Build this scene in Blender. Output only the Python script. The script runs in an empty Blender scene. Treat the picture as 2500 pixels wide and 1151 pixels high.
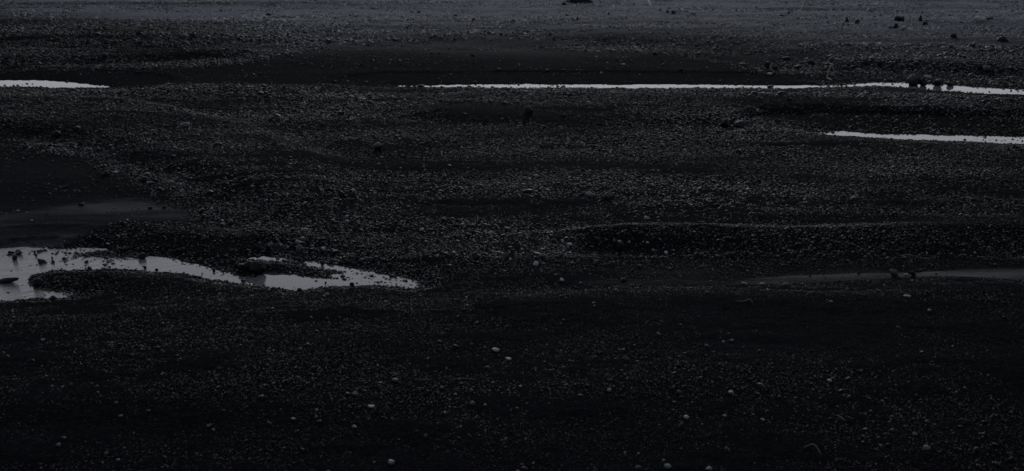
import bpy, math, numpy as np
from mathutils import Vector

# ------------------------------------------------------------------ camera, sky, sun, exposure
sc = bpy.context.scene
COL = sc.collection
W0, H0, F = 2500.0, 1151.0, 3000.0           # photograph's frame and focal length in its pixels
CAM_H = 1.65
PITCH = math.atan((H0 / 2 + 300) / F)        # horizon 300 px above the frame
cd = bpy.data.cameras.new("camera")
cam = bpy.data.objects.new("camera", cd)
COL.objects.link(cam)
cam.location = (0, 0, CAM_H)
cam.rotation_euler = (math.pi / 2 - PITCH, 0, 0)
cd.sensor_width = 36.0
cd.lens = 36.0 * F / W0
cd.clip_start = 0.05
cd.clip_end = 6000
cd.dof.use_dof = True
cd.dof.focus_distance = 7.0
cd.dof.aperture_fstop = 6.0
sc.camera = cam

SUN_EL, SUN_AZ = 19.0, 3.5                   # sun ahead behind cloud, a little right of centre
world = bpy.data.worlds.new("World")
sc.world = world
world.use_nodes = True
wn, wl = world.node_tree.nodes, world.node_tree.links
wn.clear()
sky = wn.new("ShaderNodeTexSky")
sky.sky_type = 'NISHITA'
sky.sun_disc = False
sky.sun_elevation = math.radians(SUN_EL)
sky.sun_rotation = math.radians(SUN_AZ)
sky.dust_density = 1.2
hs = wn.new("ShaderNodeHueSaturation")
hs.inputs['Saturation'].default_value = 0.30
tint = wn.new("ShaderNodeMix"); tint.data_type = 'RGBA'; tint.blend_type = 'MULTIPLY'
tint.inputs['Factor'].default_value = 1.0
tint.inputs['B'].default_value = (0.905, 0.93, 1.03, 1)
bg = wn.new("ShaderNodeBackground")
bg.inputs['Strength'].default_value = 0.10
wo = wn.new("ShaderNodeOutputWorld")
veil = wn.new("ShaderNodeMix"); veil.data_type = 'RGBA'; veil.blend_type = 'DARKEN'   # cloud veil evens out the glow round the sun
veil.inputs['Factor'].default_value = 0.9
veil.inputs['B'].default_value = (11, 11, 11, 1)
wl.new(sky.outputs[0], veil.inputs['A'])
wl.new(veil.outputs['Result'], hs.inputs['Color'])
wl.new(hs.outputs[0], tint.inputs['A'])
wl.new(tint.outputs['Result'], bg.inputs['Color'])
wl.new(bg.outputs[0], wo.inputs['Surface'])

sd_ = bpy.data.lights.new("sun", 'SUN')
sd_.energy = 0.5
sd_.angle = math.radians(10)
sd_.color = (1.0, 0.985, 0.99)
sun = bpy.data.objects.new("sun", sd_)
COL.objects.link(sun)
el, az = math.radians(SUN_EL), math.radians(SUN_AZ)
sv = Vector((math.sin(az) * math.cos(el), math.cos(az) * math.cos(el), math.sin(el)))
sun.rotation_euler = sv.to_track_quat('Z', 'Y').to_euler()

sc.view_settings.view_transform = 'Standard'
sc.view_settings.look = 'None'
sc.view_settings.gamma = 1.0
sc.view_settings.exposure = -0.66

# ------------------------------------------------------------------ noise and layout helpers
def hash2(ix, iy, seed):
    h = (ix.astype(np.int64) * 374761393 + iy.astype(np.int64) * 668265263 + seed * 974634777) & 0xffffffff
    h = ((h ^ (h >> 13)) * 1274126177) & 0xffffffff
    h = ((h ^ (h >> 15)) * 2246822519) & 0xffffffff
    return ((h ^ (h >> 16)) & 0xffff).astype(np.float32) / 65535.0

def vnoise(x, y, seed=0):
    ix, iy = np.floor(x), np.floor(y)
    fx, fy = (x - ix), (y - iy)
    fx = fx * fx * (3 - 2 * fx); fy = fy * fy * (3 - 2 * fy)
    a = hash2(ix, iy, seed); b = hash2(ix + 1, iy, seed)
    c = hash2(ix, iy + 1, seed); d = hash2(ix + 1, iy + 1, seed)
    return (a + (b - a) * fx) * (1 - fy) + (c + (d - c) * fx) * fy - 0.5

def fbm(x, y, seed=0, oct=4, gain=0.5):
    s, a = 0.0, 1.0
    for k in range(oct):
        s = s + a * vnoise(x * 2 ** k + 17.3 * k, y * 2 ** k - 9.1 * k, seed + k)
        a *= gain
    return s

def smooth(t):
    t = np.clip(t, 0, 1)
    return t * t * (3 - 2 * t)

SP, CP = math.sin(PITCH), math.cos(PITCH)
def pix(px, py, z=0.0):                      # pixel of the photograph -> point of the level plane z
    a = (px - W0 / 2) / F; b = (H0 / 2 - py) / F
    dx, dy, dz = a, CP + b * SP, -SP + b * CP
    t = (z - CAM_H) / dz
    return a * t, dy * t

def poly(pts, z=0.0):
    return np.array([pix(p[0], p[1], z) for p in pts])

def sdist(P, X, Y):                          # signed distance, positive inside
    d2 = np.full(X.shape, 1e12, np.float32); ins = np.zeros(X.shape, bool)
    n = len(P)
    for i in range(n):
        ax, ay = P[i]; bx, by = P[(i + 1) % n]
        ex, ey = bx - ax, by - ay
        t = np.clip(((X - ax) * ex + (Y - ay) * ey) / (ex * ex + ey * ey + 1e-12), 0, 1)
        dx, dy = X - ax - t * ex, Y - ay - t * ey
        d2 = np.minimum(d2, dx * dx + dy * dy)
        c = ((ay > Y) != (by > Y)) & (X < ex * (Y - ay) / (ey if abs(ey) > 1e-9 else 1e-9) + ax)
        ins ^= c
    d = np.sqrt(d2)
    return np.where(ins, d, -d)

# outlines read off the photograph, laid on the ground
WATER = [
    # near stream, left: main run with its narrow upper arm
    [(-500, 640), (-200, 618), (0, 610), (60, 605), (150, 607), (268, 604), (268, 612), (190, 620), (185, 626), (300, 628), (360, 626),
     (425, 632), (470, 644), (530, 658), (600, 682), (640, 673), (700, 671), (760, 677), (815, 684), (820, 698), (760, 706), (722, 710), (640, 698),
     (580, 692), (500, 680), (430, 670), (350, 663), (250, 660), (130, 662), (80, 672), (76, 690), (95, 705), (150, 712), (205, 724), (190, 729), (60, 735),
     (0, 739), (-200, 750), (-500, 765)],
    # pool behind the dark boulder
    [(608, 632), (640, 627), (690, 631), (712, 643), (735, 645), (690, 640), (640, 636)],
    [(742, 640), (775, 641), (800, 648), (850, 655), (900, 662), (950, 674), (995, 683), (1025, 697), (1028, 702), (1010, 707), (960, 700), (900, 697), (862, 698),
     (815, 700), (800, 690), (830, 680), (800, 672), (850, 668), (800, 656), (760, 648)],
    # far stream, left end
    [(-500, 190), (0, 197), (120, 198), (190, 204), (250, 211), (262, 213), (200, 215), (120, 214), (0, 211), (-500, 214)],
    # far stream, long thin run
    [(960, 209.6), (1100, 208.6), (1250, 207.4), (1500, 207.5), (1750, 208.5), (1880, 210), (2000, 209), (2060, 207.5), (2130, 202), (2220, 203), (2290, 206), (2420, 215), (2500, 219),
     (2900, 235), (2900, 250), (2500, 232), (2380, 227), (2270, 219), (2150, 209.5), (2060, 212.8), (1990, 215), (1880, 217), (1700, 215.5), (1500, 215.5), (1250, 214.8), (1100, 213.6), (990, 212.4)],
    # second far stream, right
    [(1985, 325), (2060, 322), (2120, 326), (2200, 328), (2320, 331), (2500, 335), (2900, 342), (2900, 362), (2500, 353), (2420, 350), (2340, 345), (2240, 342), (2120, 337), (2050, 332)],
]
# gravel banks standing above the water: outline of the foot, height, width of the slope
BANKS = [
    ([(-900, 790), (-200, 758), (0, 744), (130, 739), (205, 733), (420, 731), (600, 722), (730, 716), (1020, 712), (1250, 712), (1450, 706), (1700, 706), (1850, 702), (2000, 703), (2200, 690),
      (2300, 688), (2500, 692), (3100, 690), (3600, 3000), (-1500, 3000)], 0.060, 0.42),
    ([(-900, 900), (-200, 840), (400, 800), (1000, 790), (1600, 780), (2500, 770), (3300, 760), (3600, 4000), (-1500, 4000)], 0.055, 1.1),
    ([(1230, 585), (1350, 612), (1450, 632), (1600, 645), (1800, 654), (2100, 657), (2300, 652), (2600, 640), (3100, 630), (3100, 520), (2500, 540), (1900, 560), (1500, 560)], 0.062, 0.36),
    ([(-400, 300), (0, 338), (60, 352), (230, 383), (330, 425), (400, 452), (470, 480), (560, 532), (620, 575), (760, 560), (900, 500), (900, 400), (600, 300), (300, 250), (-400, 235)], 0.05, 0.30),
    ([(330, 132), (560, 128), (750, 121), (900, 122), (1100, 124), (1300, 126), (1500, 124), (1650, 130), (1760, 140), (1850, 165), (1960, 185), (2100, 196), (2240, 198), (2600, 215), (3500, 240), (3500, -150), (-800, -150), (-800, 110)], 0.065, 0.7),
    ([(-800, 185), (0, 172), (250, 166), (420, 160), (560, 152), (640, 142), (720, 136), (600, 131), (330, 134), (-800, 128)], 0.05, 0.30),
    ([(940, 300), (1200, 318), (1450, 326), (1700, 330), (1950, 318), (2100, 318), (2500, 329), (3100, 335), (3100, 262), (2500, 243), (2150, 235), (1750, 232), (1500, 222), (1100, 222)], 0.045, 0.35),
    ([(1650, 700), (1500, 712), (1250, 716), (1100, 716), (1100, 722), (1700, 716)], 0.02, 0.1),
    ([(1350, 9), (1380, 14), (1440, 15), (1452, 5), (1440, -6), (1370, -4)], 0.15, 0.17),
]
# stretches of smooth sand: outline, share of pebbles left, wet sheen
SAND = [
    ([(-800, 178), (0, 176), (300, 170), (560, 159), (660, 145), (760, 127), (1000, 124), (1250, 129), (1550, 130), (1680, 140), (1780, 165), (1850, 185), (2000, 198), (2100, 202), (1900, 206), (1100, 207), (700, 207), (300, 208), (200, 200), (-800, 188)], 0.05, 0.0),
    ([(1640, 217), (1900, 219), (2000, 217), (2080, 213), (2180, 213), (2400, 231), (2900, 254), (2900, 268), (2500, 248), (2200, 242), (2000, 238), (1750, 229)], 0.02, 0.25),
    ([(1770, 262), (1850, 252), (1960, 252), (2200, 275), (2500, 298), (2900, 305), (2900, 330), (2500, 322), (2250, 312), (2050, 303), (1880, 290)], 0.18, 0.0),
    ([(940, 253), (1100, 262), (1300, 284), (1420, 300), (1480, 318), (1300, 302), (1150, 290), (1000, 275)], 0.25, 0.1),
    ([(-700, 345), (0, 345), (80, 362), (180, 385), (300, 430), (380, 460), (380, 490), (200, 500), (0, 540), (-700, 560)], 0.10, 0.12),
    ([(-700, 585), (0, 540), (110, 522), (190, 505), (250, 489), (320, 490), (400, 512), (460, 535), (530, 560), (610, 572), (500, 562), (400, 553), (290, 555), (215, 574), (150, 592), (60, 603), (0, 604), (-700, 625)], 0.012, 0.90),
    ([(180, 560), (330, 562), (600, 572), (720, 600), (700, 622), (560, 645), (440, 630), (300, 618), (60, 600), (100, 592)], 0.25, 0.0),
    ([(600, 636), (660, 635), (720, 645), (800, 664), (900, 676), (930, 690), (850, 684), (760, 676), (660, 670), (620, 668)], 0.06, 0.7),
    ([(735, 618), (790, 625), (850, 622), (920, 630), (900, 648), (840, 650), (790, 645), (745, 636)], 0.12, 0.65),
    ([(1430, 692), (1540, 690), (1640, 682), (1800, 676), (2000, 672), (2160, 668), (2230, 670), (2300, 662), (2420, 656), (2600, 648), (3100, 642), (3100, 690), (2500, 692), (2430, 684), (2300, 680), (2200, 682), (2000, 694), (1850, 700), (1700, 702), (1500, 702)], 0.03, 0.55),
    ([(1780, 690), (1850, 678), (2000, 673), (2160, 669), (2300, 663), (2600, 649), (3100, 642), (3100, 690), (2500, 691), (2430, 684), (2300, 679), (2200, 681), (2000, 693), (1850, 699)], 0.5, 1.0),
    ([(1560, 655), (1700, 662), (1800, 668), (1700, 676), (1600, 676), (1500, 668)], 0.25, 0.35),
    ([(1420, 600), (1500, 600), (1600, 612), (1700, 622), (1560, 632), (1400, 622)], 0.12, 0.0),
    ([(130, 50), (250, 40), (420, 39), (520, 44), (640, 40), (560, 50), (440, 56), (280, 56)], 0.12, 0.0),
    ([(0, 17), (200, 9), (470, 2), (470, 6), (200, 14), (0, 22)], 0.1, 0.0),
    ([(1345, 76), (1450, 80), (1560, 86), (1650, 92), (1560, 93), (1440, 85), (1345, 80)], 0.1, 0.0),
    ([(1650, 20), (1750, 15), (1850, 22), (1960, 18), (1960, 26), (1800, 30), (1680, 28)], 0.15, 0.0),
    ([(1180, 612), (1330, 612), (1300, 626), (1200, 622)], 0.25, 0.0),
]
# where the stones are coarser than elsewhere
COARSE = [
    ([(1560, 150), (1800, 130), (2100, 120), (2600, 140), (3000, 160), (3000, 215), (2500, 205), (2200, 195), (2050, 185), (1900, 185), (1750, 175)], 1.5),
    ([(1750, 232), (2100, 238), (2500, 248), (2900, 268), (2900, 285), (2500, 268), (2150, 256), (1800, 246)], 1.5),
    ([(1560, 290), (1800, 285), (2050, 315), (1950, 325), (1700, 322), (1550, 305)], 1.6),
    ([(0, 215), (700, 212), (1000, 235), (800, 300), (400, 310), (150, 330), (-300, 320), (-300, 215)], 1.3),
    ([(-300, 325), (80, 335), (280, 380), (480, 470), (600, 540), (500, 540), (250, 400), (-300, 350)], 1.35),
    ([(540, 560), (700, 540), (1000, 540), (1400, 590), (1400, 690), (1050, 690), (740, 620), (600, 600)], 1.25),
    ([(250, 70), (700, 30), (1000, 60), (1500, 105), (900, 112), (0, 120), (0, 80)], 1.25),
]
SHOALS = [[(196, 624), (120, 638), (60, 650), (20, 660), (0, 664), (0, 668), (30, 664), (75, 656), (130, 644), (200, 629)],
          [(120, 617), (150, 615), (190, 619), (300, 626), (240, 629), (180, 627), (130, 622)],
          [(60, 613), (110, 610), (110, 616), (70, 618)], [(225, 655), (280, 652), (285, 656), (230, 660)],
          [(800, 660), (1000, 684), (1020, 700), (960, 704), (900, 690), (820, 690)]]
SHOALS_P = [poly(p) for p in SHOALS]
WATER_P = [poly(p) for p in WATER]
BANKS_P = [(poly(p), h, w) for p, h, w in BANKS]
SAND_P = [(poly(p, 0.03), k, s) for p, k, s in SAND]
COARSE_P = [(poly(p, 0.03), k) for p, k in COARSE]

def sand_fields(X, Y):
    dens = np.ones(X.shape, np.float32); wet = np.zeros(X.shape, np.float32)
    jit = 0.16 * fbm(X * 2.2, Y * 2.2, 71, 4)
    for P, k, s in SAND_P:
        m = smooth((sdist(P, X, Y) + jit * (0.4 + Y / 14) * (0.22 if s > .9 else 1)) / (0.03 if s > .9 else 0.16) + 0.5)
        dens = dens * (1 - m * (1 - k))
        wet = np.maximum(wet, m * s)
    wet = wet * np.clip(0.78 + 1.1 * fbm(X * .9 + Y * .5, Y * 4.5 - X * .6, 83, 4), .15, 1)
    return dens, wet

DRY_HAZE_P = poly([(-300, -200), (-200, 20), (250, 40), (500, 70), (700, 98), (1000, 103), (1500, 106), (1800, 120), (2000, 135), (2200, 165), (2700, 180), (2900, -200)], 0.1)
BAR_P = poly([(1650, 232), (2100, 238), (2500, 248), (2900, 265), (2900, 300), (2500, 290), (2150, 272), (1900, 262), (1700, 320), (1500, 318), (1550, 260)], 0.05)
def dry_haze_field(X, Y):                           # paler raised far bar: dried gravel, plus painted-in distance haze and grazing sheen
    return smooth((sdist(DRY_HAZE_P, X, Y) + 1.2 * fbm(X * .5, Y * .6, 91, 4)) / 2.4 + 0.4) * (0.25 * smooth((Y - 9) / 4) + 0.75 * smooth((Y - 11.0) / 4.0)) * np.clip(.80 + 0.9 * fbm(X * .22, Y * 1.9, 97, 4), .2, 1)

def ground_height(X, Y, parts=False):
    D = np.maximum(Y, 1.0)
    near = smooth((60 - D) / 40)
    z = 0.034 + near * (0.024 * fbm(X * 0.30, Y * 0.9, 3, 3) + 0.007 * fbm(X * 1.6, Y * 3.6, 11, 4)) + (1 - near) * 0.1 * fbm(X * .02, Y * .05, 5, 3)
    jb = 0.10 * fbm(X * 1.5, Y * 1.5, 31, 4)
    for P, h, w in BANKS_P:
        z = z + h * smooth((sdist(P, X, Y) + jb * min(1, w * 3)) / w)
    z = np.maximum(z, 0.013 + 0.004 * fbm(X * 9, Y * 9, 19, 2))
    jw = 0.022 * fbm(X * 1.3, Y * 1.3, 45, 2) + 0.030 * fbm(X * 7, Y * 7, 41, 4) + 0.022 * fbm(X * 30, Y * 22, 43, 2)
    ws = np.full(X.shape, -9.0, np.float32)
    for P in WATER_P:
        ws = np.maximum(ws, sdist(P, X, Y))
    ws = ws + jw * np.clip(Y / 6, .7, 1.2)
    # shore: the ground dips under the water sheet at z = 0
    k = np.clip((Y - 6) / 3, 0, 1)
    lim = 0.004 + (0.16 * (1 - k) + 0.045 * k) * np.maximum(-ws, 0) + 0.25 * np.maximum(-ws - 0.5, 0)
    z = np.where(ws < 0, np.minimum(z, lim), z)
    shore = np.clip(ws / 0.10, -1, 1)
    z = np.where(shore > -1, np.minimum(z, z * (-shore).clip(0, 1) + np.where(shore > 0, -0.045 * shore, 0.0)), z)
    if parts:
        return z, ws
    return z

def ground_at(px, py):                       # the point of the built ground seen at a pixel of the photograph
    z = 0.03
    for _ in range(7):
        x, y = pix(px, py, z)
        z = 0.5 * z + 0.5 * max(0.0, float(ground_height(np.array([x]), np.array([y]))[0]))
    return x, y, max(0.0, float(ground_height(np.array([x]), np.array([y]))[0]))

def mesh_from(name, co, faces, nper, mat, smooth_shade=True, attrs=None, props=None):
    me = bpy.data.meshes.new(name)
    nv, nf = len(co), len(faces)
    me.vertices.add(nv)
    me.vertices.foreach_set("co", np.ascontiguousarray(co, np.float32).ravel())
    me.loops.add(nf * nper)
    me.loops.foreach_set("vertex_index", np.ascontiguousarray(faces, np.int32).ravel())
    me.polygons.add(nf)
    me.polygons.foreach_set("loop_start", np.arange(0, nf * nper, nper, dtype=np.int32))
    me.polygons.foreach_set("loop_total", np.full(nf, nper, np.int32))
    me.update(calc_edges=True)
    if smooth_shade:
        me.polygons.foreach_set("use_smooth", np.ones(nf, bool))
    else:
        me.polygons.foreach_set("use_smooth", np.zeros(nf, bool))
    for k, v in (attrs or {}).items():
        a = me.attributes.new(k, 'FLOAT', 'POINT')
        a.data.foreach_set("value", np.ascontiguousarray(v, np.float32))
    me.materials.append(mat)
    o = bpy.data.objects.new(name, me)
    COL.objects.link(o)
    for k, v in (props or {}).items():
        o[k] = v
    return o

# ------------------------------------------------------------------ materials
def new_mat(name):
    m = bpy.data.materials.new(name); m.use_nodes = True
    n, l = m.node_tree.nodes, m.node_tree.links
    return m, n, l, n["Principled BSDF"]

def ramp(n, pts):
    r = n.new("ShaderNodeValToRGB")
    e = r.color_ramp.elements
    while len(e) < len(pts): e.new(0.5)
    for i, (p, c) in enumerate(pts):
        e[i].position = p; e[i].color = (*c, 1)
    return r

def mat_sand():
    m, n, l, b = new_mat("black_sand")
    tc = n.new("ShaderNodeTexCoord")
    # colour: streaked black sand with fine paler grains
    mp = n.new("ShaderNodeMapping"); mp.inputs['Scale'].default_value = (0.5, 2.2, 1)
    l.new(tc.outputs['Object'], mp.inputs[0])
    n1 = n.new("ShaderNodeTexNoise"); n1.inputs['Scale'].default_value = 1.6; n1.inputs['Detail'].default_value = 7; n1.inputs['Roughness'].default_value = .62
    l.new(mp.outputs[0], n1.inputs['Vector'])
    r1 = ramp(n, [(0.30, (0.0052, 0.0058, 0.0069)), (0.70, (0.0096, 0.0109, 0.0132))])
    l.new(n1.outputs[0], r1.inputs[0])
    v = n.new("ShaderNodeTexVoronoi"); v.inputs['Scale'].default_value = 170
    l.new(tc.outputs['Object'], v.inputs['Vector'])
    sp = n.new("ShaderNodeSeparateColor"); l.new(v.outputs['Color'], sp.inputs[0])
    r2 = ramp(n, [(0.80, (0, 0, 0)), (0.97, (1, 1, 1))])
    l.new(sp.outputs[0], r2.inputs[0])
    wet = n.new("ShaderNodeAttribute"); wet.attribute_name = "wet"
    inv = n.new("ShaderNodeMath"); inv.operation = 'MULTIPLY_ADD'; inv.inputs[1].default_value = -0.30; inv.inputs[2].default_value = 0.30
    l.new(wet.outputs['Fac'], inv.inputs[0])
    mm = n.new("ShaderNodeMath"); mm.operation = 'MULTIPLY'; l.new(inv.outputs[0], mm.inputs[0]); l.new(r2.outputs[0], mm.inputs[1])
    mx = n.new("ShaderNodeMix"); mx.data_type = 'RGBA'
    l.new(mm.outputs[0], mx.inputs['Factor']); l.new(r1.outputs[0], mx.inputs['A']); mx.inputs['B'].default_value = (0.06, 0.063, 0.068, 1)
    dry_haze = n.new("ShaderNodeAttribute"); dry_haze.attribute_name = "dry_haze"
    dm = n.new("ShaderNodeMix"); dm.data_type = 'RGBA'
    l.new(dry_haze.outputs['Fac'], dm.inputs['Factor']); l.new(mx.outputs['Result'], dm.inputs['A']); dm.inputs['B'].default_value = (0.172, 0.188, 0.208, 1)  # pale far sand, with haze and sheen put into its base colour
    wm = n.new("ShaderNodeMix"); wm.data_type = 'RGBA'
    l.new(wet.outputs['Fac'], wm.inputs['Factor']); l.new(dm.outputs['Result'], wm.inputs['A']); wm.inputs['B'].default_value = (0.0120, 0.0155, 0.0215, 1)
    l.new(wm.outputs['Result'], b.inputs['Base Color'])
    rr = n.new("ShaderNodeMapRange"); rr.inputs['To Min'].default_value = 0.85; rr.inputs['To Max'].default_value = 0.45
    l.new(wet.outputs['Fac'], rr.inputs[0]); l.new(rr.outputs[0], b.inputs['Roughness'])
    # relief: grains and small ripples, calmed where the sand is wet
    n2 = n.new("ShaderNodeTexNoise"); n2.inputs['Scale'].default_value = 60; n2.inputs['Detail'].default_value = 4; n2.inputs['Roughness'].default_value = .7
    l.new(tc.outputs['Object'], n2.inputs['Vector'])
    ad = n.new("ShaderNodeMath"); ad.operation = 'SUBTRACT'
    l.new(n2.outputs[0], ad.inputs[0]); l.new(v.outputs['Distance'], ad.inputs[1])
    bs = n.new("ShaderNodeMapRange"); bs.inputs['To Min'].default_value = 1.0; bs.inputs['To Max'].default_value = 0.12
    l.new(wet.outputs['Fac'], bs.inputs[0])
    bp = n.new("ShaderNodeBump"); bp.inputs['Distance'].default_value = 0.006
    l.new(bs.outputs[0], bp.inputs['Strength']); l.new(ad.outputs[0], bp.inputs['Height'])
    l.new(bp.outputs[0], b.inputs['Normal'])
    sl = n.new("ShaderNodeMapRange"); sl.inputs['To Min'].default_value = 0.006; sl.inputs['To Max'].default_value = 0.042
    l.new(wet.outputs['Fac'], sl.inputs[0]); ds = n.new("ShaderNodeMath"); ds.operation = 'MULTIPLY_ADD'; ds.inputs[1].default_value = 0.2
    l.new(dry_haze.outputs['Fac'], ds.inputs[0]); l.new(sl.outputs[0], ds.inputs[2]); l.new(ds.outputs[0], b.inputs['Specular IOR Level'])
    return m

def mat_stone(name="basalt_gravel", attr="tone"):
    m, n, l, b = new_mat(name)
    a = n.new("ShaderNodeAttribute"); a.attribute_name = attr
    tc = n.new("ShaderNodeTexCoord")
    r = ramp(n, [(0.0, (0.0022, 0.0023, 0.0025)), (0.33, (0.0052, 0.0063, 0.0080)), (0.50, (0.0168, 0.0195, 0.0230)), (0.72, (0.114, 0.125, 0.138)), (1.0, (0.50, 0.50, 0.50))])
    nz = n.new("ShaderNodeTexNoise"); nz.inputs['Scale'].default_value = 45; nz.inputs['Detail'].default_value = 5
    l.new(tc.outputs['Object'], nz.inputs['Vector'])
    ad = n.new("ShaderNodeMath"); ad.operation = 'MULTIPLY_ADD'; ad.inputs[1].default_value = 0.22; 
    su = n.new("ShaderNodeMath"); su.operation = 'SUBTRACT'; su.inputs[1].default_value = 0.11
    l.new(nz.outputs[0], ad.inputs[0]); l.new(a.outputs['Fac'], ad.inputs[2]); l.new(ad.outputs[0], su.inputs[0])
    l.new(su.outputs[0], r.inputs[0]); l.new(r.outputs[0], b.inputs['Base Color'])
    b.inputs['Roughness'].default_value = 0.5
    b.inputs['Specular IOR Level'].default_value = 0.26
    bp = n.new("ShaderNodeBump"); bp.inputs['Distance'].default_value = 0.002; bp.inputs['Strength'].default_value = 0.8
    n3 = n.new("ShaderNodeTexNoise"); n3.inputs['Scale'].default_value = 220; n3.inputs['Detail'].default_value = 3
    l.new(tc.outputs['Object'], n3.inputs['Vector']); l.new(n3.outputs[0], bp.inputs['Height']); l.new(bp.outputs[0], b.inputs['Normal'])
    return m

def mat_water():
    m, n, l, b = new_mat("stream_water")
    b.inputs['Base Color'].default_value = (0.18, 0.182, 0.188, 1)
    b.inputs['Roughness'].default_value = 0.04
    b.inputs['IOR'].default_value = 1.33
    tc = n.new("ShaderNodeTexCoord")
    vr = n.new("ShaderNodeVectorRotate"); vr.inputs['Angle'].default_value = math.radians(-42)
    mp = n.new("ShaderNodeMapping"); mp.inputs['Scale'].default_value = (1.0, 4.5, 1)
    l.new(tc.outputs['Object'], vr.inputs['Vector']); l.new(vr.outputs[0], mp.inputs[0])
    nz = n.new("ShaderNodeTexNoise"); nz.inputs['Scale'].default_value = 7; nz.inputs['Detail'].default_value = 5; nz.inputs['Roughness'].default_value = .6
    l.new(mp.outputs[0], nz.inputs['Vector'])
    flow = n.new("ShaderNodeAttribute"); flow.attribute_name = "flow"
    bp = n.new("ShaderNodeBump"); bp.inputs['Distance'].default_value = 0.03
    l.new(flow.outputs['Fac'], bp.inputs['Strength']); l.new(nz.outputs[0], bp.inputs['Height']); l.new(bp.outputs[0], b.inputs['Normal'])
    return m

M_SAND, M_STONE, M_WATER = mat_sand(), mat_stone(), mat_water()

# ------------------------------------------------------------------ ground, one sheet to the horizon
def half(D):
    return 0.48 * np.maximum(D, 2.0) + 0.9

Ds = [2.3]
while Ds[-1] < 24: Ds.append(Ds[-1] + max(0.006, 0.55 * Ds[-1] ** 2 / (1229 * CAM_H)))
Dn = np.array(Ds)
Df = 24 * np.exp(np.linspace(0.02, math.log(4500 / 24), 60))
Db = np.array([-400, -60, -10, -2, 0.5, 1.5])
rows = np.concatenate([Db, Dn, Df])
s = np.linspace(-1, 1, 1150)
so = np.array([1.05, 1.15, 1.4, 2, 4, 12, 60])
cols = np.concatenate([-so[::-1], s, so])
GX = half(rows)[:, None] * cols[None, :]
GY = np.repeat(rows[:, None], len(cols), 1)
GZ, GW = ground_height(GX, GY, True)
dens, wet = sand_fields(GX, GY)
# knobbly relief of the gravel itself and current-drawn ripples on bare sand
rel = 0.0042 * fbm(GX * 26, GY * 26, 55, 3) * (0.25 + 0.75 * dens) + 0.008 * (1 + 2.2 * smooth((GY - 10) / 4)) * np.maximum(fbm(GX * 3.0, GY * 7.5, 57, 4), -.3) * dens
rel += 0.0035 * fbm(GX * 2.2 + 0.6 * np.sin(GY * 1.3), GY * 16, 59, 3) * (1 - dens) * (1 - 0.7 * wet)
rel += 0.0065 * np.maximum(fbm(GX * .45, GY * 6.5 + .5 * np.sin(GX * .7), 61, 3), -.25) * smooth((GY - 4.6) / 2) * (0.3 + 0.7 * dens)
rel = rel * smooth((GY - 1) / 1) * smooth((40 - GY) / 15)
GZ = GZ + np.where(GW > -0.02, rel * 0.35, rel)
nr, nc = GX.shape
idx = np.arange(nr * nc).reshape(nr, nc)
quads = np.stack([idx[:-1, :-1], idx[:-1, 1:], idx[1:, 1:], idx[1:, :-1]], -1).reshape(-1, 4)
mesh_from("ground", np.stack([GX, GY, GZ], -1).reshape(-1, 3), quads, 4, M_SAND,
          attrs={"wet": wet.ravel(), "dry_haze": dry_haze_field(GX, GY).ravel()}, props={"kind": "structure", "label": "black volcanic sand and gravel river flat"})
del quads, GX, GY, GZ, GW, idx

# ------------------------------------------------------------------ water sheets
def water_sheet(ids, flow, label):
    P = np.concatenate([WATER_P[i] for i in ids])
    x0, y0 = P.min(0) - 0.25; x1, y1 = P.max(0) + 0.25
    nx, ny = 60, 20
    xs, ys = np.linspace(x0, x1, nx), np.linspace(y0, y1, ny)
    X, Y = np.meshgrid(xs, ys)
    co = np.stack([X, Y, np.zeros_like(X)], -1).reshape(-1, 3)
    fl = (flow(X, Y)).ravel()
    ii = np.arange(nx * ny).reshape(ny, nx)
    q = np.stack([ii[:-1, :-1], ii[:-1, 1:], ii[1:, 1:], ii[1:, :-1]], -1).reshape(-1, 4)
    mesh_from("stream", co, q, 4, M_WATER, attrs={"flow": fl}, props={"kind": "structure", "label": label})
xf = pix(560, 680)[0]
water_sheet([0, 1, 2], lambda X, Y: 0.02 + 0.12 * smooth((xf - X) / 0.6), "near stream running between gravel bars")
water_sheet([3], lambda X, Y: 0.01 + 0 * X, "left end of the far stream")
water_sheet([4], lambda X, Y: 0.01 + 0 * X, "long thin far stream")
water_sheet([5], lambda X, Y: 0.02 + 0 * X, "stream on the right behind the gravel")

# ------------------------------------------------------------------ rock shapes
def ico(sub):
    t = (1 + 5 ** .5) / 2
    v = [(-1, t, 0), (1, t, 0), (-1, -t, 0), (1, -t, 0), (0, -1, t), (0, 1, t), (0, -1, -t), (0, 1, -t), (t, 0, -1), (t, 0, 1), (-t, 0, -1), (-t, 0, 1)]
    f = [(0, 11, 5), (0, 5, 1), (0, 1, 7), (0, 7, 10), (0, 10, 11), (1, 5, 9), (5, 11, 4), (11, 10, 2), (10, 7, 6), (7, 1, 8),
         (3, 9, 4), (3, 4, 2), (3, 2, 6), (3, 6, 8), (3, 8, 9), (4, 9, 5), (2, 4, 11), (6, 2, 10), (8, 6, 7), (9, 8, 1)]
    v = [np.array(p) / np.linalg.norm(p) for p in v]
    for _ in range(sub):
        mid, nf = {}, []
        def m(a, b):
            k = (min(a, b), max(a, b))
            if k not in mid:
                p = v[a] + v[b]; v.append(p / np.linalg.norm(p)); mid[k] = len(v) - 1
            return mid[k]
        for a, b, c in f:
            ab, bc, ca = m(a, b), m(b, c), m(c, a)
            nf += [(a, ab, ca), (b, bc, ab), (c, ca, bc), (ab, bc, ca)]
        f = nf
    return np.array(v), np.array(f)
ICO = {k: ico(k) for k in range(5)}

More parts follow.
